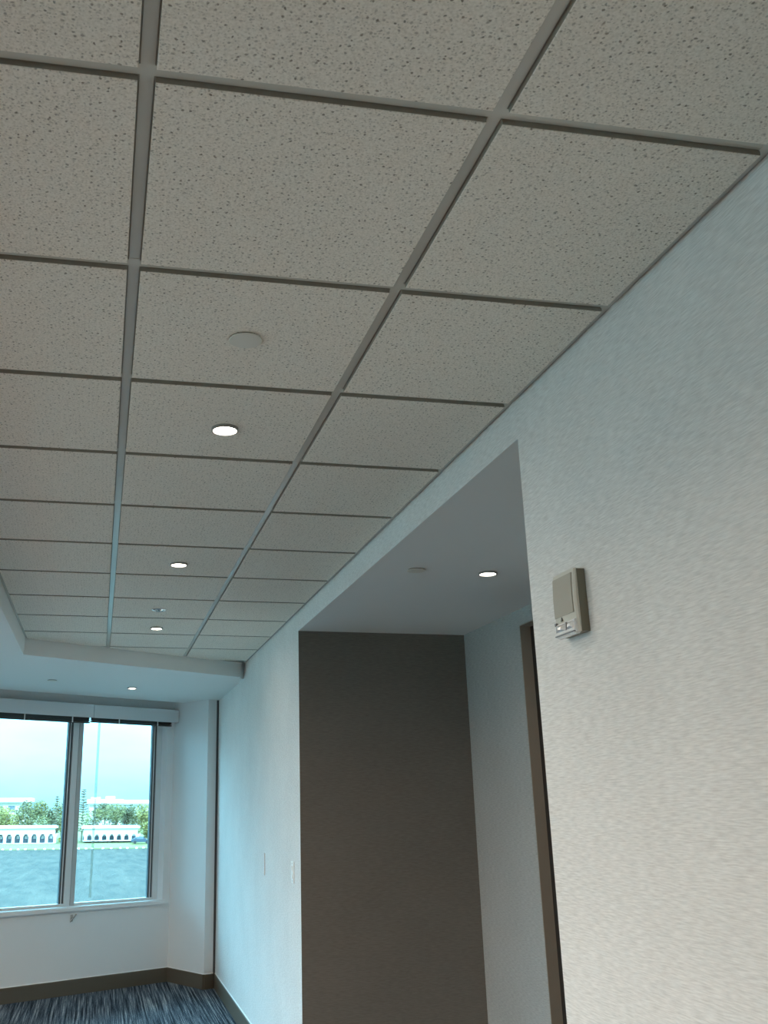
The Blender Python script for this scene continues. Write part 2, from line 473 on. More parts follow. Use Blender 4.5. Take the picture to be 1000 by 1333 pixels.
struct('ceiling_alcove', bm, M_soffit)

# door in the alcove
door = tag(empty('door_1', (AX, D1, 0)), kind='structure')
bm = bmesh.new()
add_box(bm, 0.001, 0.115, -0.005, 0.0, 0, DH)
add_box(bm, 0.001, 0.115, D0 - D1, D0 - D1 + 0.005, 0, DH)
add_box(bm, 0.001, 0.115, D0 - D1 + 0.005, -0.005, DH - 0.005, DH)
obj('door_frame', bm, M_jamb, door)
leaf = obj('door_leaf', box_bm(0.060, 0.10, D0 - D1 + 0.008, -0.008, 0.01, DH - 0.008), M_door, door)
bm = bmesh.new()
add_lathe(bm, [(0.026, 0.0), (0.026, 0.008), (0.010, 0.010), (0.010, 0.05)], 16,
          mat4=Matrix.Translation((0.060, D0 - D1 + 0.09, 1.0)) @ Matrix.Rotation(-math.pi / 2, 4, 'Y'))
add_box(bm, 0.008, 0.022, D0 - D1 + 0.085, D0 - D1 + 0.20, 0.992, 1.008)
obj('door_handle', bm, M_chrome, leaf)

# window wall
HEAD = 2.53
SILL = 0.735
S0, S1 = -5.6, 0.79
bm = bmesh.new()
add_box(bm, -6.2, 2.0, 0.0, 0.22, 0, SILL, WM)
add_box(bm, -6.2, 2.0, 0.0, 0.22, HEAD, 3.2, WM)
add_box(bm, S1, 2.0, 0.0, 0.22, SILL, HEAD, WM)
add_box(bm, -6.2, S0, 0.0, 0.22, SILL, HEAD, WM)
struct('wall_front', bm, M_white)
bm = bmesh.new(); add_box(bm, S0, 0.82, -0.035, 0.10, SILL - 0.032, SILL + 0.008, WM)
bmesh.ops.bevel(bm, geom=bm.edges[:], offset=0.005, segments=2, affect='EDGES')
struct('trim_1', bm, M_white)

# left outer wall with its row of windows, and the wall behind the camera
LW = [(-0.4 + 1.5 * k, -0.4 + 1.5 * k + 1.4) for k in range(5)]
bm = bmesh.new()
ends = [BY - 0.1] + [v for ab in LW for v in ab] + [7.3]
for i in range(0, len(ends), 2):
    add_box(bm, LX - 0.2, LX, ends[i], ends[i + 1], SILL, HEAD)
add_box(bm, LX - 0.2, LX, ends[0], ends[-1], 0, SILL)
add_box(bm, LX - 0.2, LX, ends[0], ends[-1], HEAD, 3.2)
struct('wall_left', bm, M_white)
bm = bmesh.new(); add_box(bm, LX - 0.2, AX + 0.2, BY - 0.15, BY, 0, 3.2)
struct('wall_back', bm, M_white)

# structural deck over everything
bm = bmesh.new()
add_prism(bm, [(LX - 0.3, BY - 0.3), (AX + 0.3, BY - 0.3), (AX + 0.3, 11.6), wp(1.6, 0.3), wp(-6.3, 0.3)], 3.2, 3.4)
ceiling = struct('ceiling', bm, M_deck)

# lowered plasterboard ceiling: left band and front band with a blind pocket
bm = bmesh.new()
PK = 0.17
add_prism(bm, [(LX, BY), (XL, BY), (SA.x, SA.y), (SB.x - 0.035, SB.y - 0.0217), (SB.x - 0.035, SB.y + 0.055), (WX, SB.y + 0.077),
               (WX, 10.6), wp(0.875, 0.0), wp(0.875, -PK), wp(-5.65, -PK), wp(-5.65, 0.0), (LX, 7.24)], S, 3.19)
struct('ceiling_soffit', bm, M_soffit)

# square pier at the window end of the right wall
C1 = wp(0.877, 0.0)
c2 = Vector((1.058, 10.039))
L = c2 + Vector((T.x, T.y)) * 0.105
bm = bmesh.new()
add_prism(bm, [C1, (c2.x, c2.y), (L.x, L.y), (L.x, L.y + 0.4), wp(1.1, 0.05)], 0, S + 0.05)
pier = struct('trim_2', bm, M_white)
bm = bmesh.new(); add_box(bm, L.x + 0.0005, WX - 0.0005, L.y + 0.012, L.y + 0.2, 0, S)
obj('gap_shade_strip', bm, M_gasket, pier)  # dark strip set in the open joint to make it read dark

# baseboards
def base_strip(name, p, q, nrm, h=0.128):
    p, q = Vector((p[0], p[1], 0)), Vector((q[0], q[1], 0))
    d = (q - p); ln = d.length; d.normalize()
    n3 = Vector((nrm[0], nrm[1], 0)).normalized()
    m = Matrix(((d.x, n3.x, 0, p.x), (d.y, n3.y, 0, p.y), (0, 0, 1, 0), (0, 0, 0, 1)))
    bm = bmesh.new()
    prof = [(0.0, 0.001), (0.012, 0.001), (0.012, h - 0.006), (0.008, h), (0.0, h)]
    add_profile(bm, prof, 0, ln, 'x')
    for v in bm.verts: v.co = m @ v.co
    o = struct(name, bm, M_base)
    bm = bmesh.new()
    add_profile(bm, [(0.0, h), (0.007, h), (0.0, h + 0.007)], 0, ln, 'x')
    for v in bm.verts: v.co = m @ v.co
    obj('caulk_line', bm, M_bead, o)
base_strip('baseboard_right', (WX, OP1), (WX, 10.09), (-1, 0))
base_strip('baseboard_right_near', (WX, BY), (WX, OP0), (-1, 0))
base_strip('baseboard_front', wp(-5.8, 0), C1, (N.x, N.y))
base_strip('baseboard_pier', C1, (c2.x, c2.y), (-T.x, -T.y))
base_strip('baseboard_pier_end', (c2.x, c2.y), (L.x, L.y), (N.x, N.y))
base_strip('baseboard_alcove', (WX + 0.004, OP1), (AX, OP1), (0, -1))

# ---------------------------------------------------------------- ceiling grid and tiles
def soffit_y(x):
    return SA.y + (x - SA.x) * (SB.y - SA.y) / (SB.x - SA.x)

def clip(poly):
    """keep what lies in front of the front soffit face (minus a hair)"""
    out = []
    n = len(poly)
    f = lambda p: soffit_y(p[0]) - 0.008 - p[1]
    for i in range(n):
        a, b = poly[i], poly[(i + 1) % n]
        fa, fb = f(a), f(b)
        if fa >= 0: out.append(a)
        if fa * fb < 0:
            k = fa / (fa - fb)
            out.append((a[0] + (b[0] - a[0]) * k, a[1] + (b[1] - a[1]) * k))
    return out

def inset(poly, d):
    res = []
    n = len(poly)
    for i in range(n):
        p0, p1, p2 = Vector(poly[i - 1]), Vector(poly[i]), Vector(poly[(i + 1) % n])
        a = (p1 - p0).normalized(); b = (p2 - p1).normalized()
        na = Vector((-a.y, a.x)); nb = Vector((-b.y, b.x))
        k = 1 + na.dot(nb)
        res.append(p1 + (na + nb) * (d / max(k, 0.15)))
    return res

def tile_bm(poly, reveal=0.0150, lip=0.005):
    """a tegular board: the face hangs below the tees, a thin lip rests on them"""
    bm = bmesh.new()
    levels = [(reveal + 0.0015, -0.0115), (reveal, -0.0102), (reveal, 0.0012), (lip, 0.0012), (lip, 0.014)]
    rings = []
    for d, z in levels:
        rings.append([bm.verts.new((p.x, p.y, z)) for p in inset(poly, d)])
    n = len(poly)
    bm.faces.new(rings[0][::-1]); bm.faces.new(rings[-1])
    for k, (a, b) in enumerate(zip(rings, rings[1:])):
        for i in range(n):
            f = bm.faces.new((a[i], a[(i + 1) % n], b[(i + 1) % n], b[i]))
            if k: f.material_index = 1                     # tile sides coloured dark for the shade in the reveal
    return bm

def tile_obj(bm, loc):
    o = obj('ceiling_tile', bm, M_tile, ceiling, loc=loc)
    o.data.materials.append(M_edge)
    return o

cols = [(XL + 0.004, XA), (XA, XB), (XB, WX - 0.004)]
ROWS = range(-5, 12)
shared = {}
for ci, (xa, xb) in enumerate(cols):
    for k in ROWS:
        ya, yb = Y0 + TILE * (k - 1), Y0 + TILE * k
        full = yb < soffit_y(xa) - 0.02
        if full:
            if ci not in shared:
                o = tile_obj(tile_bm([(0, 0), (xb - xa, 0), (xb - xa, TILE), (0, TILE)]), (0, 0, H))
                shared[ci] = o.data
            else:
                o = bpy.data.objects.new('ceiling_tile', shared[ci]); COL.objects.link(o); o.parent = ceiling
            o.location = (xa, ya, H)
        else:
            poly = clip([(xa, ya), (xb, ya), (xb, yb), (xa, yb)])
            if len(poly) < 3: continue
            ar = abs(sum(poly[i - 1][0] * poly[i][1] - poly[i][0] * poly[i - 1][1] for i in range(len(poly)))) / 2
            if ar < 0.012: continue
            # drop near-duplicate corners
            pp = [p for i, p in enumerate(poly) if (Vector(p) - Vector(poly[i - 1])).length > 0.04]
            if len(pp) < 3: continue
            tile_obj(tile_bm(pp), (0, 0, H))

def tee_profile(c):
    w = 0.012
    return [(c - w, H), (c + w, H), (c + w, H + 0.0011), (c + 0.0008, H + 0.0011), (c + 0.0008, H + 0.038), (c - 0.0008, H + 0.038), (c - 0.0008, H + 0.0011), (c - w, H + 0.0011)]
YS = Y0 + TILE * (ROWS[0] - 1)
for c, joints in ((XA, (1.925, 3.45)), (XB, (0.72, 4.378))):
    cuts = [YS] + list(joints) + [soffit_y(c) - 0.004]
    for a, b in zip(cuts, cuts[1:]):
        bm = bmesh.new(); add_profile(bm, tee_profile(c), a + 0.0007, b - 0.0007, 'y')
        obj('main_tee', bm, M_tee, ceiling)
for k in range(ROWS[0] - 1, 12):
    y = Y0 + TILE * k
    for ci, (xa, xb) in enumerate(cols):
        a = xa + (0.012 if ci else 0.002); b = xb - (0.012 if ci < 2 else 0.002)
        if y > soffit_y(a):
            a = SA.x + (y - SA.y) * (SB.x - SA.x) / (SB.y - SA.y) + 0.004
        if b - a < 0.05: continue
        bm = bmesh.new(); add_profile(bm, tee_profile(y), a, b, 'x')
        obj('cross_tee', bm, M_tee, ceiling)
bm = bmesh.new(); add_box(bm, WX - 0.022, WX, YS, SB.y - 0.005, H - 0.001, H + 0.0003); add_box(bm, WX - 0.001, WX, YS, SB.y - 0.005, H - 0.001, H + 0.022)
obj('wall_angle', bm, M_tee, ceiling)
bm = bmesh.new(); add_box(bm, XL, XL + 0.022, YS, SA.y + 0.005, H - 0.001, H + 0.0003)
obj('wall_angle', bm, M_tee, ceiling)
sd = (SB - SA).normalized(); sn = Vector((sd.y, -sd.x))
bm = bmesh.new(); add_prism(bm, [SA, SB, SB + sn * 0.022, SA + sn * 0.022], H - 0.001, H + 0.0003)
obj('wall_angle', bm, M_tee, ceiling)
# plain ceiling beyond the grid, behind the camera
bm = bmesh.new(); add_box(bm, XL, WX, BY, YS, H - 0.005, H + 0.1)
struct('ceiling_back', bm, M_soffit)

# ---------------------------------------------------------------- windows
def window_unit(n, s0, s1, left_white, right_white):
    r = tag(empty('window_%d' % n), kind='structure')
    z0, z1 = SILL + 0.008, HEAD
    o0, o1 = 0.08, 0.135
    bm = bmesh.new()
    add_box(bm, s0, s0 + 0.045, o0, o1, z0, z1, WM)
    obj('window_stile', bm, M_alum if left_white else M_mull, r)
    bm = bmesh.new()
    add_box(bm, s1 - 0.062, s1, o0, o1, z0, z1, WM)
    obj('window_stile', bm, M_alum, r)
    bm = bmesh.new(); add_box(bm, s0 + 0.045, s1 - 0.062, o0, o1, z0, z0 + 0.022, WM); obj('window_rail', bm, M_alum, r)
    bm = bmesh.new(); add_box(bm, s0 + 0.045, s1 - 0.062, o0, o1, z1 - 0.05, z1, WM); obj('window_rail', bm, M_alum, r)
    bm = bmesh.new()
    add_box(bm, s1 - 0.105, s1 - 0.062, o0 + 0.012, o1 - 0.003, z0 + 0.022, z1 - 0.05, WM)
    obj('gasket', bm, M_gasket, r)
    bm = bmesh.new()
    add_box(bm, s1 - 0.092, s1 - 0.083, o0 + 0.008, o0 + 0.012, z0 + 0.022, z1 - 0.05, WM)
    obj('glazing_bead', bm, M_alum, r)
    bm = bmesh.new(); add_box(bm, s0 + 0.04, s1 - 0.09, 0.105, 0.111, z0 + 0.01, z1 - 0.03, WM)
    obj('pane', bm, M_glass, r)
    return r
edges = [0.784, -0.197, -1.178, -2.159, -3.14, -4.121, -5.102]
window_unit(2, -0.193, 0.782, False, True)
window_unit(1, -1.174, -0.197, False, True)
for i in range(2, len(edges) - 1):
    window_unit(i + 1, edges[i + 1] + 0.004, edges[i], False, True)
bm = bmesh.new(); add_box(bm, S0, edges[-1], 0.08, 0.135, SILL, HEAD, WM)
struct('trim_3', bm, M_alum)
for i, (a, b) in enumerate(LW):
    r = tag(empty('window_%d' % (len(edges) + i)), kind='structure')
    bm = bmesh.new()
    add_box(bm, LX - 0.13, LX - 0.08, a, a + 0.05, SILL, HEAD); add_box(bm, LX - 0.13, LX - 0.08, b - 0.05, b, SILL, HEAD)
    add_box(bm, LX - 0.13, LX - 0.08, a + 0.05, b - 0.05, SILL, SILL + 0.05); add_box(bm, LX - 0.13, LX - 0.08, a + 0.05, b - 0.05, HEAD - 0.05, HEAD)
    obj('window_frame', bm, M_alum, r)
    obj('pane', box_bm(LX - 0.108, LX - 0.102, a + 0.045, b - 0.045, SILL + 0.045, HEAD - 0.045), M_glass, r)

# blinds drawn up under a white fascia
def blind(s0, s1, label, bottom):
    r = empty('window_blind', (WO + T * ((s0 + s1) / 2) + N * 0.045 + Vector((0, 0, HEAD - 0.02))), TH)
    tag(r, label, 'blind')
    w = (s1 - s0) / 2
    obj('headrail', box_bm(-w, w, -0.02, 0.02, -0.03, 0.015, bevel=0.003), M_blind, r)
    bm = bmesh.new()
    z = -0.034
    while z > bottom + 0.016:
        add_box(bm, -w + 0.005, w - 0.005, -0.024, 0.024, z - 0.0022, z)
        z -= 0.0042
    tag(obj('slat_stack', bm, M_blind, r), kind='stuff')
    obj('bottom_rail', box_bm(-w + 0.004, w - 0.004, -0.024, 0.024, bottom, bottom + 0.013, bevel=0.002), M_blind, r)
    for f in (-0.35, 0.62):
        obj('lift_tape', box_bm(w * f - 0.006, w * f + 0.006, -0.0265, -0.025, bottom, -0.03), M_alum, r)
    return r
BB = -0.095
blind(-1.20, -0.165, 'dark blind drawn up over the window pane left of the grey mullion', BB - 0.012)
b2 = blind(-0.145, 0.80, 'dark blind drawn up over the window pane beside the corner pier', BB)
blind(-2.18, -1.22, 'dark blind drawn up over the third window pane from the corner pier', BB)
blind(-3.16, -2.20, 'dark blind drawn up over the fourth window pane from the corner pier', BB)
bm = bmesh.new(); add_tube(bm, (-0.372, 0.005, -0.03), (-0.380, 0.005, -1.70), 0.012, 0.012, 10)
obj('mullion_reflection', bm, M_mullion_refl, b2, smooth=True)  # translucent rod standing in for the mullion's reflection in the glass
val = tag(empty('blind_fascia', (WO + N * 0.085 + Vector((0, 0, 2.455))), TH), 'long white fascia board hiding the blind headrails above the window panes', 'fascia')
for a, b in ((-3.2, -0.142), (-0.139, 0.868)):
    obj('fascia_panel', box_bm(a, b, -0.006, 0.006, 0, 0.128, bevel=0.002), M_val, val)
# cord cleat under the sill
cl = tag(empty('cord_cleat', (WO + T * -0.212 + Vector((0, 0, 0.645))), TH), 'small metal cord cleat on the white wall under the window sill', 'cleat')
bm = bmesh.new(); add_box(bm, -0.012, 0.012, -0.006, 0, -0.03, 0.03); obj('cleat_plate', bm, M_mull, cl)
bm = bmesh.new(); add_tube(bm, (-0.028, -0.025, -0.03), (0.032, -0.028, 0.032), 0.006); add_tube(bm, (0, 0, 0), (0.002, -0.027, 0.001), 0.006)
obj('cleat_horn', bm, M_chrome, cl, smooth=True)

# ---------------------------------------------------------------- downlights and sprinklers
ORD = ['first', 'second', 'third', 'fourth', 'fifth', 'sixth', 'seventh', 'eighth', 'ninth', 'tenth', 'eleventh', 'twelfth', 'thirteenth', 'fourteenth', 'fifteenth', 'sixteenth', 'seventeenth', 'eighteenth']

def downlight(x, y, z, label, r=0.041, lamp=True, group='recessed downlights', watts=None, dim=1.0):
    t = tag(empty('recessed_downlight', (x, y, z)), label, 'ceiling light', group)
    bm = bmesh.new()
    add_lathe(bm, [(r + 0.002, 0.004), (r + 0.002, -0.0095), (r + 0.0005, -0.0105), (r - 0.003, -0.0095), (r - 0.004, 0.004)], 36, False, False)
    obj('trim_ring', bm, M_ring, t, smooth=True)
    bm = bmesh.new(); add_lathe(bm, [(r - 0.0042, -0.004), (r - 0.010, -0.007), (0.004, -0.009)], 36)
    obj('lens', bm, M_lens, t, smooth=True)
    ld = bpy.data.lights.new('downlight_lamp', 'AREA'); ld.shape = 'DISK'; ld.size = 2 * r - 0.01
    ld.energy = LAMP_WATTS * dim if watts is None else watts; ld.color = LAMP_COLOR if watts is None else UNSEEN_LAMP_COLOR
    ld.spread = math.radians(172)
    lo = bpy.data.objects.new('downlight_lamp', ld); COL.objects.link(lo); lo.parent = t; lo.location = (0, 0, -0.0125)
    return t
TZ = H - 0.0115
downlight(0.340, 2.880, TZ, 'lit recessed downlight in the nearest ceiling tile that has a lamp')
downlight(0.338, 4.724, TZ, 'lit recessed downlight in the tiled ceiling, second from the near end')
downlight(0.333, 6.564, TZ, 'lit recessed downlight in the tiled ceiling nearest the front soffit')
downlight(0.259, 9.100, S, 'small lit downlight in the smooth lowered ceiling by the window', dim=0.45)
downlight(1.741, 4.214, S, 'lit downlight in the lowered ceiling of the dark alcove')
# unseen lamps: tiled row carried on, strong left ones added to light the ceiling
for x, y, z in ((0.34, 1.05, TZ), (0.34, -0.78, TZ), (0.34, -2.6, H - 0.005),
                (-2.2, 1.05, S), (-2.2, 2.88, S), (-2.2, 4.72, S),
                (-4.0, 1.05, S), (-4.0, 2.88, S), (-4.0, 4.72, S)):
    where = 'behind the camera' if y < 0 else 'beside the camera' if y < 2 else 'left of the view'
    row = 'added over the window side' if x < -3 else 'added in the left soffit' if x < 0 else 'in the tiled ceiling'
    seq = ORD[int(round((y + 2.6) / 1.83))]
    downlight(x, y, z, 'recessed downlight %s %s, %s from the back wall' % (row, where, seq), group='downlights outside the view', watts=ADDED_LAMP_WATTS if x < 0 else 0.5)

def cover_plate(x, y, z, label, r=0.043):
    t = tag(empty('sprinkler_cover', (x, y, z)), label, 'sprinkler', 'concealed sprinkler covers')
    bm = bmesh.new(); add_lathe(bm, [(r - 0.005, 0.002), (r - 0.005, -0.004)], 36)
    obj('sprinkler_cup', bm, M_dark, t)
    bm = bmesh.new(); add_lathe(bm, [(r - 0.001, -0.0035), (r, -0.0045), (r - 0.001, -0.0062), (r - 0.006, -0.0068)], 40)
    obj('cover_disc', bm, M_cover, t, smooth=True)
    return t
cover_plate(0.316, 2.249, TZ, 'round flat cream sprinkler cover in the near ceiling tile')
cover_plate(-0.431, 8.624, S, 'round sprinkler cover in the smooth lowered ceiling near the window')
cover_plate(1.391, 4.206, S, 'round sprinkler cover in the alcove ceiling left of the lamp')
t = tag(empty('ceiling_sprinkler', (0.310, 5.921, TZ)), 'shiny sprinkler head in its ring in the far tiled ceiling', 'sprinkler')
bm = bmesh.new(); add_lathe(bm, [(0.045, 0.002), (0.045, -0.003), (0.038, -0.008), (0.030, -0.004), (0.028, 0.002)], 36, False, False)
obj('escutcheon', bm, M_chrome, t, smooth=True)
bm = bmesh.new(); add_lathe(bm, [(0.010, 0.0), (0.010, -0.004), (0.006, -0.006)], 16)
for q in (-1, 1): add_tube(bm, (q * 0.011, 0, -0.001), (q * 0.004, 0, -0.010), 0.003)
obj('sprinkler_frame', bm, M_chrome, t, smooth=True)
bm = bmesh.new(); add_lathe(bm, [(0.014, -0.010), (0.014, -0.0115)], 20)
obj('deflector', bm, M_chrome, t)

# ---------------------------------------------------------------- fire alarm sounder on the right wall
al = tag(empty('fire_alarm', (WX, 2.275, 1.62 + 0.485)), 'beige fire alarm sounder with clear strobe on the near right wall', 'alarm')
# local: x toward the wall is +, body grows to -x; y from -0.062 (near) to +0.062 (far); z +-0.078
def alarm_section(z):
    u = (z + 0.08) / 0.16
    return 0.029 + 0.004 * math.sin(math.pi * min(1, max(0, u))) ** 0.8
bm = bmesh.new()
zs = [-0.080 + 0.16 * i / 12 for i in range(13)]
rings = []
for z in zs:
    d = alarm_section(z); y = 0.062
    rings.append([bm.verts.new(p) for p in ((-0.0235, -y, z), (-d + 0.004, -y, z), (-d, -y + 0.005, z), (-d - 0.002, 0, z), (-d, y - 0.005, z), (-d + 0.004, y, z), (-0.0235, y, z))])
for a, b in zip(rings, rings[1:]):
    for i in range(6): bm.faces.new((a[i], a[i + 1], b[i + 1], b[i]))
    bm.faces.new((a[6], a[0], b[0], b[6]))
bm.faces.new(rings[0]); bm.faces.new(rings[-1][::-1])
obj('front_cover', bm, M_beige, al, smooth=True)
obj('shaded_housing_side', box_bm(-0.0235, 0, -0.0605, 0.0605, -0.079, 0.079, bevel=0.002), M_side_shade, al)  # rear of the housing, dark colour stands for shade on its near side
bm = bmesh.new()
ring = []
for z in [-0.030 + 0.100 * i / 8 for i in range(9)]:
    d = alarm_section(z) + 0.0028
    ring.append([bm.verts.new((-d + (0.0035 if j in (0, 3) else 0), yy, z)) for j, yy in enumerate((-0.050, -0.049, 0.054, 0.055))])
for a, b in zip(ring, ring[1:]):
    for i in range(3): bm.faces.new((a[i], a[i + 1], b[i + 1], b[i]))
gr = obj('speaker_grille', bm, M_grille, al)
sol = gr.modifiers.new('thickness', 'SOLIDIFY'); sol.thickness = 0.002
# strobe: clear block with two bright reflector pockets and a lower rim
bm = bmesh.new()
add_profile(bm, [(-0.0235, -0.084), (-0.036, -0.084), (-0.040, -0.076), (-0.0385, -0.054), (-0.035, -0.046), (-0.0235, -0.046)], -0.056, 0.050, 'y')
bmesh.ops.bevel(bm, geom=bm.edges[:], offset=0.0025, segments=2, affect='EDGES')
lens = obj('strobe_lens', bm, M_lensclear, al)
for ya, yb in ((-0.050, -0.016), (-0.008, 0.044)):
    bm = bmesh.new()
    ym = (ya + yb) / 2
    o_ = [(-0.0405, ya, -0.069), (-0.0405, yb, -0.069), (-0.0390, yb, -0.052), (-0.0390, ya, -0.052)]
    i_ = [(-0.0440, ym - 0.006, -0.064), (-0.0440, ym + 0.008, -0.064), (-0.0430, ym + 0.008, -0.057), (-0.0430, ym - 0.006, -0.057)]
    k_ = [(-0.036, p[1], p[2]) for p in o_]
    O = [bm.verts.new(p) for p in o_]; I = [bm.verts.new(p) for p in i_]; Kk = [bm.verts.new(p) for p in k_]
    bm.faces.new(I); bm.faces.new(Kk[::-1])
    for i in range(4):
        bm.faces.new((O[i], O[(i + 1) % 4], I[(i + 1) % 4], I[i])); bm.faces.new((O[i], O[(i + 1) % 4], Kk[(i + 1) % 4], Kk[i]))
    obj('strobe_reflector', bm, M_reflect, lens)
bm = bmesh.new(); add_box(bm, -0.0415, -0.037, -0.055, 0.049, -0.0795, -0.0765)
obj('lens_rim', bm, M_grey, lens)
bm = bmesh.new(); add_box(bm, -0.0410, -0.036, -0.0145, -0.0095, -0.070, -0.050)
obj('lens_divider', bm, M_grey, lens)
bm = bmesh.new(); add_box(bm, -0.038, -0.032, 0.046, 0.054, -0.050, -0.043)
obj('lens_clip', bm, M_grey, al)
bm = bmesh.new()
dm = alarm_section(-0.036) + 0.0026
for pts in (((0.012, -0.043), (0.022, -0.043), (0.0165, -0.033)),):
    lo = [bm.verts.new((-dm - 0.0012, y, z)) for y, z in pts]; hi = [bm.verts.new((-dm + 0.002, y, z)) for y, z in pts]
    bm.faces.new(lo); bm.faces.new(hi[::-1])
    for i in range(3): bm.faces.new((lo[i], lo[(i + 1) % 3], hi[(i + 1) % 3], hi[i]))
obj('flame_mark', bm, M_ink, al)

# ---------------------------------------------------------------- wall plates on the right wall beyond the alcove
sw = tag(empty('light_switch', (WX, 6.135, 1.245)), 'white light switch on the right wall beside the alcove edge', 'switch')
obj('switch_plate', box_bm(-0.007, 0, -0.036, 0.036, -0.060, 0.060, bevel=0.002), M_plate, sw)
bm = bmesh.new()
add_profile(bm, [(-0.007, -0.034), (-0.013, -0.034), (-0.008, 0.0), (-0.013, 0.034), (-0.007, 0.034)], -0.017, 0.017, 'y')
obj('switch_rocker', bm, M_plate, sw)
for z in (-0.048, 0.048):
    bm = bmesh.new(); add_lathe(bm, [(0.0035, 0), (0.003, 0.0012)], 10, mat4=Matrix.Translation((-0.007, 0, z)) @ Matrix.Rotation(-math.pi / 2, 4, 'Y'))
    obj('plate_screw', bm, M_chrome, sw)
bp_ = tag(empty('blank_wall_plate', (WX, 7.22, 1.236)), 'thin pale blank plate on the right wall beyond the light switch', 'wall plate')
obj('plate_cover', box_bm(-0.006, 0, -0.036, 0.036, -0.073, 0.073, bevel=0.0015), M_wall, bp_)
for z in (-0.055, 0.055):
    bm = bmesh.new(); add_lathe(bm, [(0.0035, 0), (0.003, 0.0012)], 10, mat4=Matrix.Translation((-0.006, 0, z)) @ Matrix.Rotation(-math.pi / 2, 4, 'Y'))
    obj('plate_screw', bm, M_plate, bp_)

# ================================================================ the lake and the far shore
AZ = math.radians(-1.07)
FE = Vector((math.sin(AZ), math.cos(AZ), 0)); FR = Vector((math.cos(AZ), -math.sin(AZ), 0))
def far(lat, dist, z=0.0):
    p = FE * dist + FR * lat
    return Vector((p.x, p.y, z))
WZ = -4.6
bm = bmesh.new(); add_box(bm, -500, 500, 16, 168, WZ - 1.0, WZ)
struct('lake', bm, M_water, rz=-AZ)
bm = bmesh.new()
prof = [(164.5, WZ - 0.6), (165.2, WZ + 0.12), (168.5, -4.0), (175, -3.85), (230, -3.2), (900, -3.0), (900, -6), (164.5, -6)]
add_profile(bm, prof, -500, 500, 'x')
struct('shore_bank', bm, M_grass, rz=-AZ)
# the ground on this side of the water
bm = bmesh.new(); add_box(bm, -200, 200, -60, 18, -6, -4.3)
struct('near_ground', bm, M_paving, rz=-AZ)

def arcade(lat0, lat1, dist, nbay, label, pitch, z0=-3.95, h=2.62, deep=5.0):
    r = tag(empty('arcade_building', far(lat0, dist, z0), -AZ), label, 'building')
    w = lat1 - lat0
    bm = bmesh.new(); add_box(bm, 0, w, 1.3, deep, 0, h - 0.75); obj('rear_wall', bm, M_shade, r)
    bm = bmesh.new(); add_box(bm, -0.35, w + 0.35, -0.35, deep + 0.2, h - 0.22, h)
    add_box(bm, -0.1, w + 0.1, 0.4, deep - 0.4, h, h + 0.14); obj('roof_slab', bm, M_roofw, r)
    bm = bmesh.new(); add_box(bm, 0, w, 0, 0.35, h - 1.15, h - 0.22); add_box(bm, 0, w, 0.35, deep, h - 0.3, h - 0.22); obj('fascia_band', bm, M_stucco, r)
    bm = bmesh.new(); add_box(bm, 0, w, -0.05, 1.3, 0, 0.12); obj('plinth', bm, M_stucco, r)
    for i in range(nbay + 1):
        x = w - i * pitch
        if x < -0.01: break
        bm = bmesh.new(); add_box(bm, x - 0.23, x + 0.23, 0, 0.35, 0.1, h - 1.15)
        # curved shoulders make the arch
        for s in (-1, 1):
            add_prism(bm, [(x + s * 0.23, 0), (x + s * 0.23, 0.35), (x + s * 0.40, 0.35), (x + s * 0.40, 0)], h - 1.33, h - 1.15)
            add_prism(bm, [(x + s * 0.23, 0), (x + s * 0.23, 0.35), (x + s * 0.30, 0.35), (x + s * 0.30, 0)], h - 1.52, h - 1.33)
        obj('pillar', bm, M_stucco, r)
    for i in range(nbay):
        x = w - (i + 0.5) * pitch
        bm = bmesh.new(); add_box(bm, x - 0.22, x + 0.22, 1.24, 1.32, 0.75, 1.25); obj('window', bm, M_stucco, r)
    return r
arcade(-18.0, -3.3, 172, 11, 'long white arcaded building on the far shore, in the left pane', 1.31)
arcade(1.2, 10.0, 172, 7, 'white arcaded building on the far shore, in the right pane', 1.20, z0=-3.65, h=2.2)

def flat_block(lat0, lat1, dist, z1, label, band=0.9, step=None):
    r = tag(empty('flat_roofed_building', far(lat0, dist, -3.2), -AZ), label, 'building')
    w = lat1 - lat0; h = z1 + 3.2
    bm = bmesh.new(); add_box(bm, 0, w, 0, 14, 0, h - band); obj('wall', bm, M_stucco, r)
    bm = bmesh.new(); add_box(bm, -0.6, w + 0.6, -0.8, 14.6, h - band, h); obj('roof', bm, M_roofw, r)
    bm = bmesh.new(); add_box(bm, -0.5, w + 0.5, -0.7, 0.0, h - band - 0.28, h - band); obj('eave_shade', bm, M_grey, r)  # grey strip under the roof stands for the shade there
    n = max(2, int(w / 2.6))
    for i in range(n):
        x = w * (i + 0.5) / n
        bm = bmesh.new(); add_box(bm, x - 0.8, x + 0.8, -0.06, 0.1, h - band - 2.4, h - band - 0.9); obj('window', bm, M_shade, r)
    if step:
        for a, b, hh in step:
            bm = bmesh.new(); add_box(bm, a, b, 2, 9, h, h + hh); obj('rooftop_plant_room', bm, M_stucco, r)
    return r
flat_block(-34.0, -11.6, 260, 3.9, 'broad white flat roofed building behind the trees at far left')
flat_block(3.0, 10.6, 258, 3.5, 'white stepped building behind the trees in the right pane', 1.0, [(0.3, 2.6, 0.5), (4.0, 6.2, 0.7)])
flat_block(12.0, 36.0, 262, 3.35, 'broad white flat roofed building behind the trees at far right')

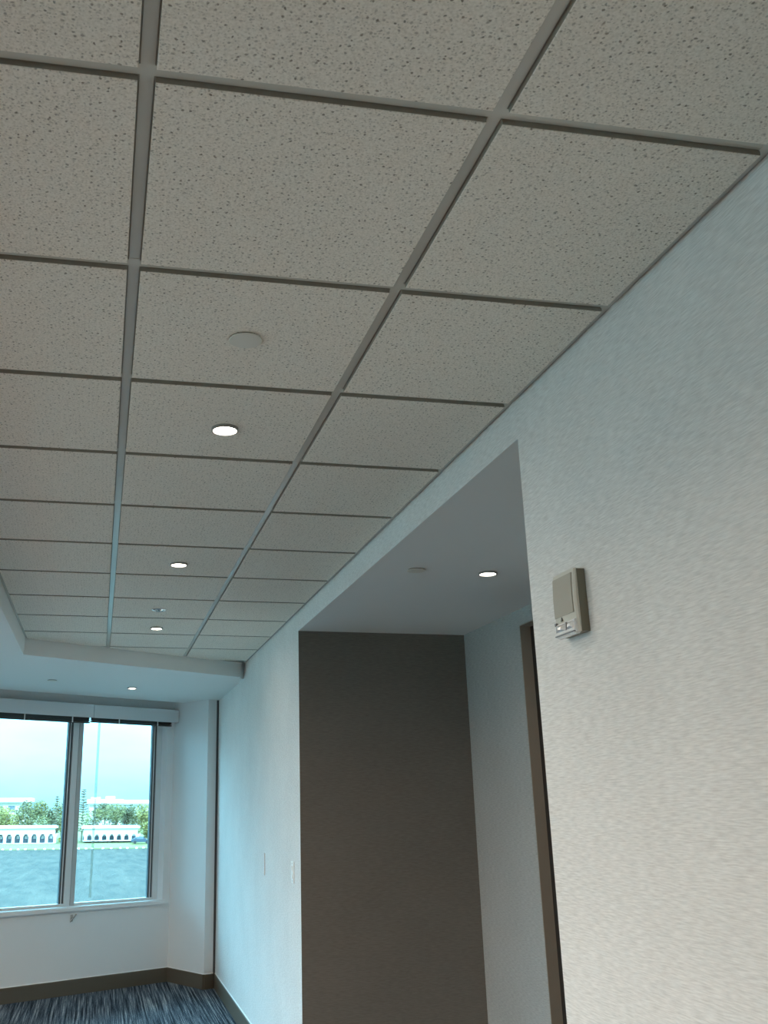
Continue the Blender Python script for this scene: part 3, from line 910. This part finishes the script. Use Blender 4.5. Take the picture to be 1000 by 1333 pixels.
def tree(lat, dist, z0, h, wr, label, mat, seed, trunk=0.3, lumps=7, dens=230, leaf=0.34):
    rnd = random.Random(seed)
    r = tag(empty('lakeside_tree', far(lat, dist, z0), 0), label, 'tree', 'trees on the far shore')
    bm = bmesh.new()
    add_tube(bm, (0, 0, -0.1), (0, 0, h * 0.55), 0.17, 0.09, 7)
    for k in range(4):
        a = k * 1.7 + seed
        add_tube(bm, (0, 0, h * (0.22 + 0.06 * k)), (math.cos(a) * wr * 0.5, math.sin(a) * wr * 0.5, h * (0.5 + 0.08 * k)), 0.07, 0.03, 5)
    obj('trunk', bm, M_bark, r)
    bm = bmesh.new()
    for k in range(lumps):
        a = rnd.uniform(0, 6.28); rr = wr * rnd.uniform(0.0, 0.62)
        c = Vector((math.cos(a) * rr, math.sin(a) * rr, h * rnd.uniform(trunk + 0.12, 0.84)))
        rad = Vector((wr * rnd.uniform(0.38, 0.6),) * 2 + (h * rnd.uniform(0.13, 0.22),))
        for i in range(dens):
            d = Vector((rnd.gauss(0, 1), rnd.gauss(0, 1), rnd.gauss(0, 1))).normalized() * rnd.uniform(0.55, 1.05)
            p = c + Vector((d.x * rad.x, d.y * rad.y, d.z * rad.z))
            if p.z > h * 1.02: p.z = h * rnd.uniform(0.9, 1.0)
            q = Matrix.Rotation(rnd.uniform(0, 6.28), 3, 'Z') @ Matrix.Rotation(rnd.uniform(0, 3.1), 3, 'X')
            s = leaf * rnd.uniform(0.6, 1.2)
            v = [bm.verts.new(p + q @ Vector(t)) for t in ((-s * 0.5, 0, 0), (0, -s * 0.28, 0.03), (s * 0.5, 0, 0), (0, s * 0.28, 0.03))]
            bm.faces.new(v)
    obj('crown', bm, mat, r)
    return r
K = ['mid green tree', 'yellow green tree', 'dark green tree']
specs = [(-17.6, 5.3, 1), (-15.6, 5.6, 0), (-13.6, 5.2, 1), (-11.7, 5.4, 1), (-9.9, 5.5, 0), (-8.1, 6.0, 2), (-6.3, 6.3, 0), (-4.6, 5.7, 2), (-2.6, 5.6, 0),
         (3.4, 5.3, 0), (5.0, 5.6, 2), (6.7, 6.0, 0), (8.4, 5.8, 2), (10.1, 5.5, 0), (11.9, 5.6, 1), (13.8, 5.5, 0), (15.8, 5.4, 1), (17.8, 5.7, 0)]
for i, (la, hh, m) in enumerate(specs):
    tree(la, (180.6, 185.6, 190.8)[(i + (i > 8)) % 3], -3.75 + 0.12 * (i % 3), hh + 0.4 + 0.15 * (i % 3), 2.2 + 0.1 * (i % 2),
         '%s behind the white arcades across the lake, %s from the left' % (K[m], ORD[i]), LEAF[m], 11 + i, trunk=0.08, lumps=9)
tree(12.1, 175.6, -3.95, 3.9, 1.5, 'bushy yellow green tree at the right end of the right arcade', LEAF[1], 60, trunk=0.0)
tree(-1.9, 171.5, -3.9, 3.0, 0.8, 'small green bush between the two arcades, beside the mullion', LEAF[1], 61, trunk=0.0)
tree(-0.5, 175.2, -3.8, 3.9, 0.9, 'small loose green tree at the left end of the right arcade', LEAF[0], 62, trunk=0.05)

def feather_tree(lat, dist, z0, h, wr, label, seed):
    """tall thin conifer with open whorls"""
    rnd = random.Random(seed)
    r = tag(empty('tall_conifer', far(lat, dist, z0), 0), label, 'tree')
    bm = bmesh.new(); add_tube(bm, (0, 0, -0.1), (0, 0, h), 0.16, 0.03, 7); obj('trunk', bm, M_bark, r)
    bm = bmesh.new()
    z = h * 0.18
    while z < h:
        f = 1 - (z / h) ** 1.4
        for k in range(7):
            a = rnd.uniform(0, 6.28); ln = wr * (0.25 + f) * rnd.uniform(0.6, 1.1)
            d = Vector((math.cos(a), math.sin(a), 0.25))
            for j in range(9):
                p = Vector((0, 0, z)) + d * (ln * (j + 1) / 9)
                q = Matrix.Rotation(rnd.uniform(0, 6.28), 3, 'Z') @ Matrix.Rotation(rnd.uniform(0, 3.1), 3, 'X')
                s = 0.40 * rnd.uniform(0.6, 1.2)
                v = [bm.verts.new(p + q @ Vector(t)) for t in ((-s * 0.6, 0, 0), (0, -s * 0.22, 0.02), (s * 0.6, 0, 0), (0, s * 0.22, 0.02))]
                bm.faces.new(v)
        z += rnd.uniform(0.30, 0.50)
    obj('needle_whorl', bm, LEAF[2], r)
feather_tree(1.0, 178.7, -3.8, 8.3, 1.25, 'tall thin conifer rising above the trees just right of the mullion', 5)
feather_tree(-3.4, 178.0, -3.8, 7.5, 0.7, 'thin feathery conifer rising above the trees just left of the mullion', 6)

def car(lat, dist, z0, mat, label):
    r = tag(empty('parked_car', far(lat, dist, z0), -AZ), label, 'car')
    r.scale = (0.72, 0.72, 0.72)
    bm = bmesh.new()
    prof = [(-2.1, 0.30), (2.1, 0.30), (2.15, 0.62), (1.9, 0.82), (1.05, 0.90), (0.55, 1.38), (-0.9, 1.40), (-1.6, 0.95), (-2.1, 0.88), (-2.2, 0.55)]
    lo = [bm.verts.new((x, -0.85, z)) for x, z in prof]; hi = [bm.verts.new((x, 0.85, z)) for x, z in prof]
    bm.faces.new(lo); bm.faces.new(hi[::-1])
    for i in range(len(prof)): bm.faces.new((lo[i], lo[(i + 1) % len(prof)], hi[(i + 1) % len(prof)], hi[i]))
    obj('car_body', bm, mat, r)
    for y in (-0.86, 0.86):
        bm = bmesh.new(); add_box(bm, -1.0, 0.5, y - 0.01, y + 0.01, 0.95, 1.30)
        obj('side_window', bm, M_shade, r)
    for x in (-1.35, 1.35):
        for y in (-0.78, 0.78):
            bm = bmesh.new(); add_lathe(bm, [(0.31, -0.1), (0.31, 0.1)], 14, mat4=Matrix.Translation((x, y, 0.31)) @ Matrix.Rotation(math.pi / 2, 4, 'X'))
            obj('wheel', bm, M_tyre, r)
car(10.4, 169.0, -3.97, M_car, 'dark blue parked car at the right end of the right arcade')

# pale stones along the water line
stones = []
rnd = random.Random(3)
for i in range(22):
    lat = -15 + i * 1.28 + rnd.uniform(-0.3, 0.3)
    bm = bmesh.new(); bmesh.ops.create_icosphere(bm, subdivisions=2, radius=0.2)
    for v in bm.verts:
        v.co *= rnd.uniform(0.8, 1.15); v.co.z *= 0.75
    o = obj('shore_stone', bm, M_rock, loc=far(lat, 165.0, WZ + 0.08))
    tag(o, 'small pale stone at the far water line, %s from the %s' % (ORD[min(i, 21 - i)], 'left' if i < 11 else 'right'), 'stone', 'pale stones along the far water line')
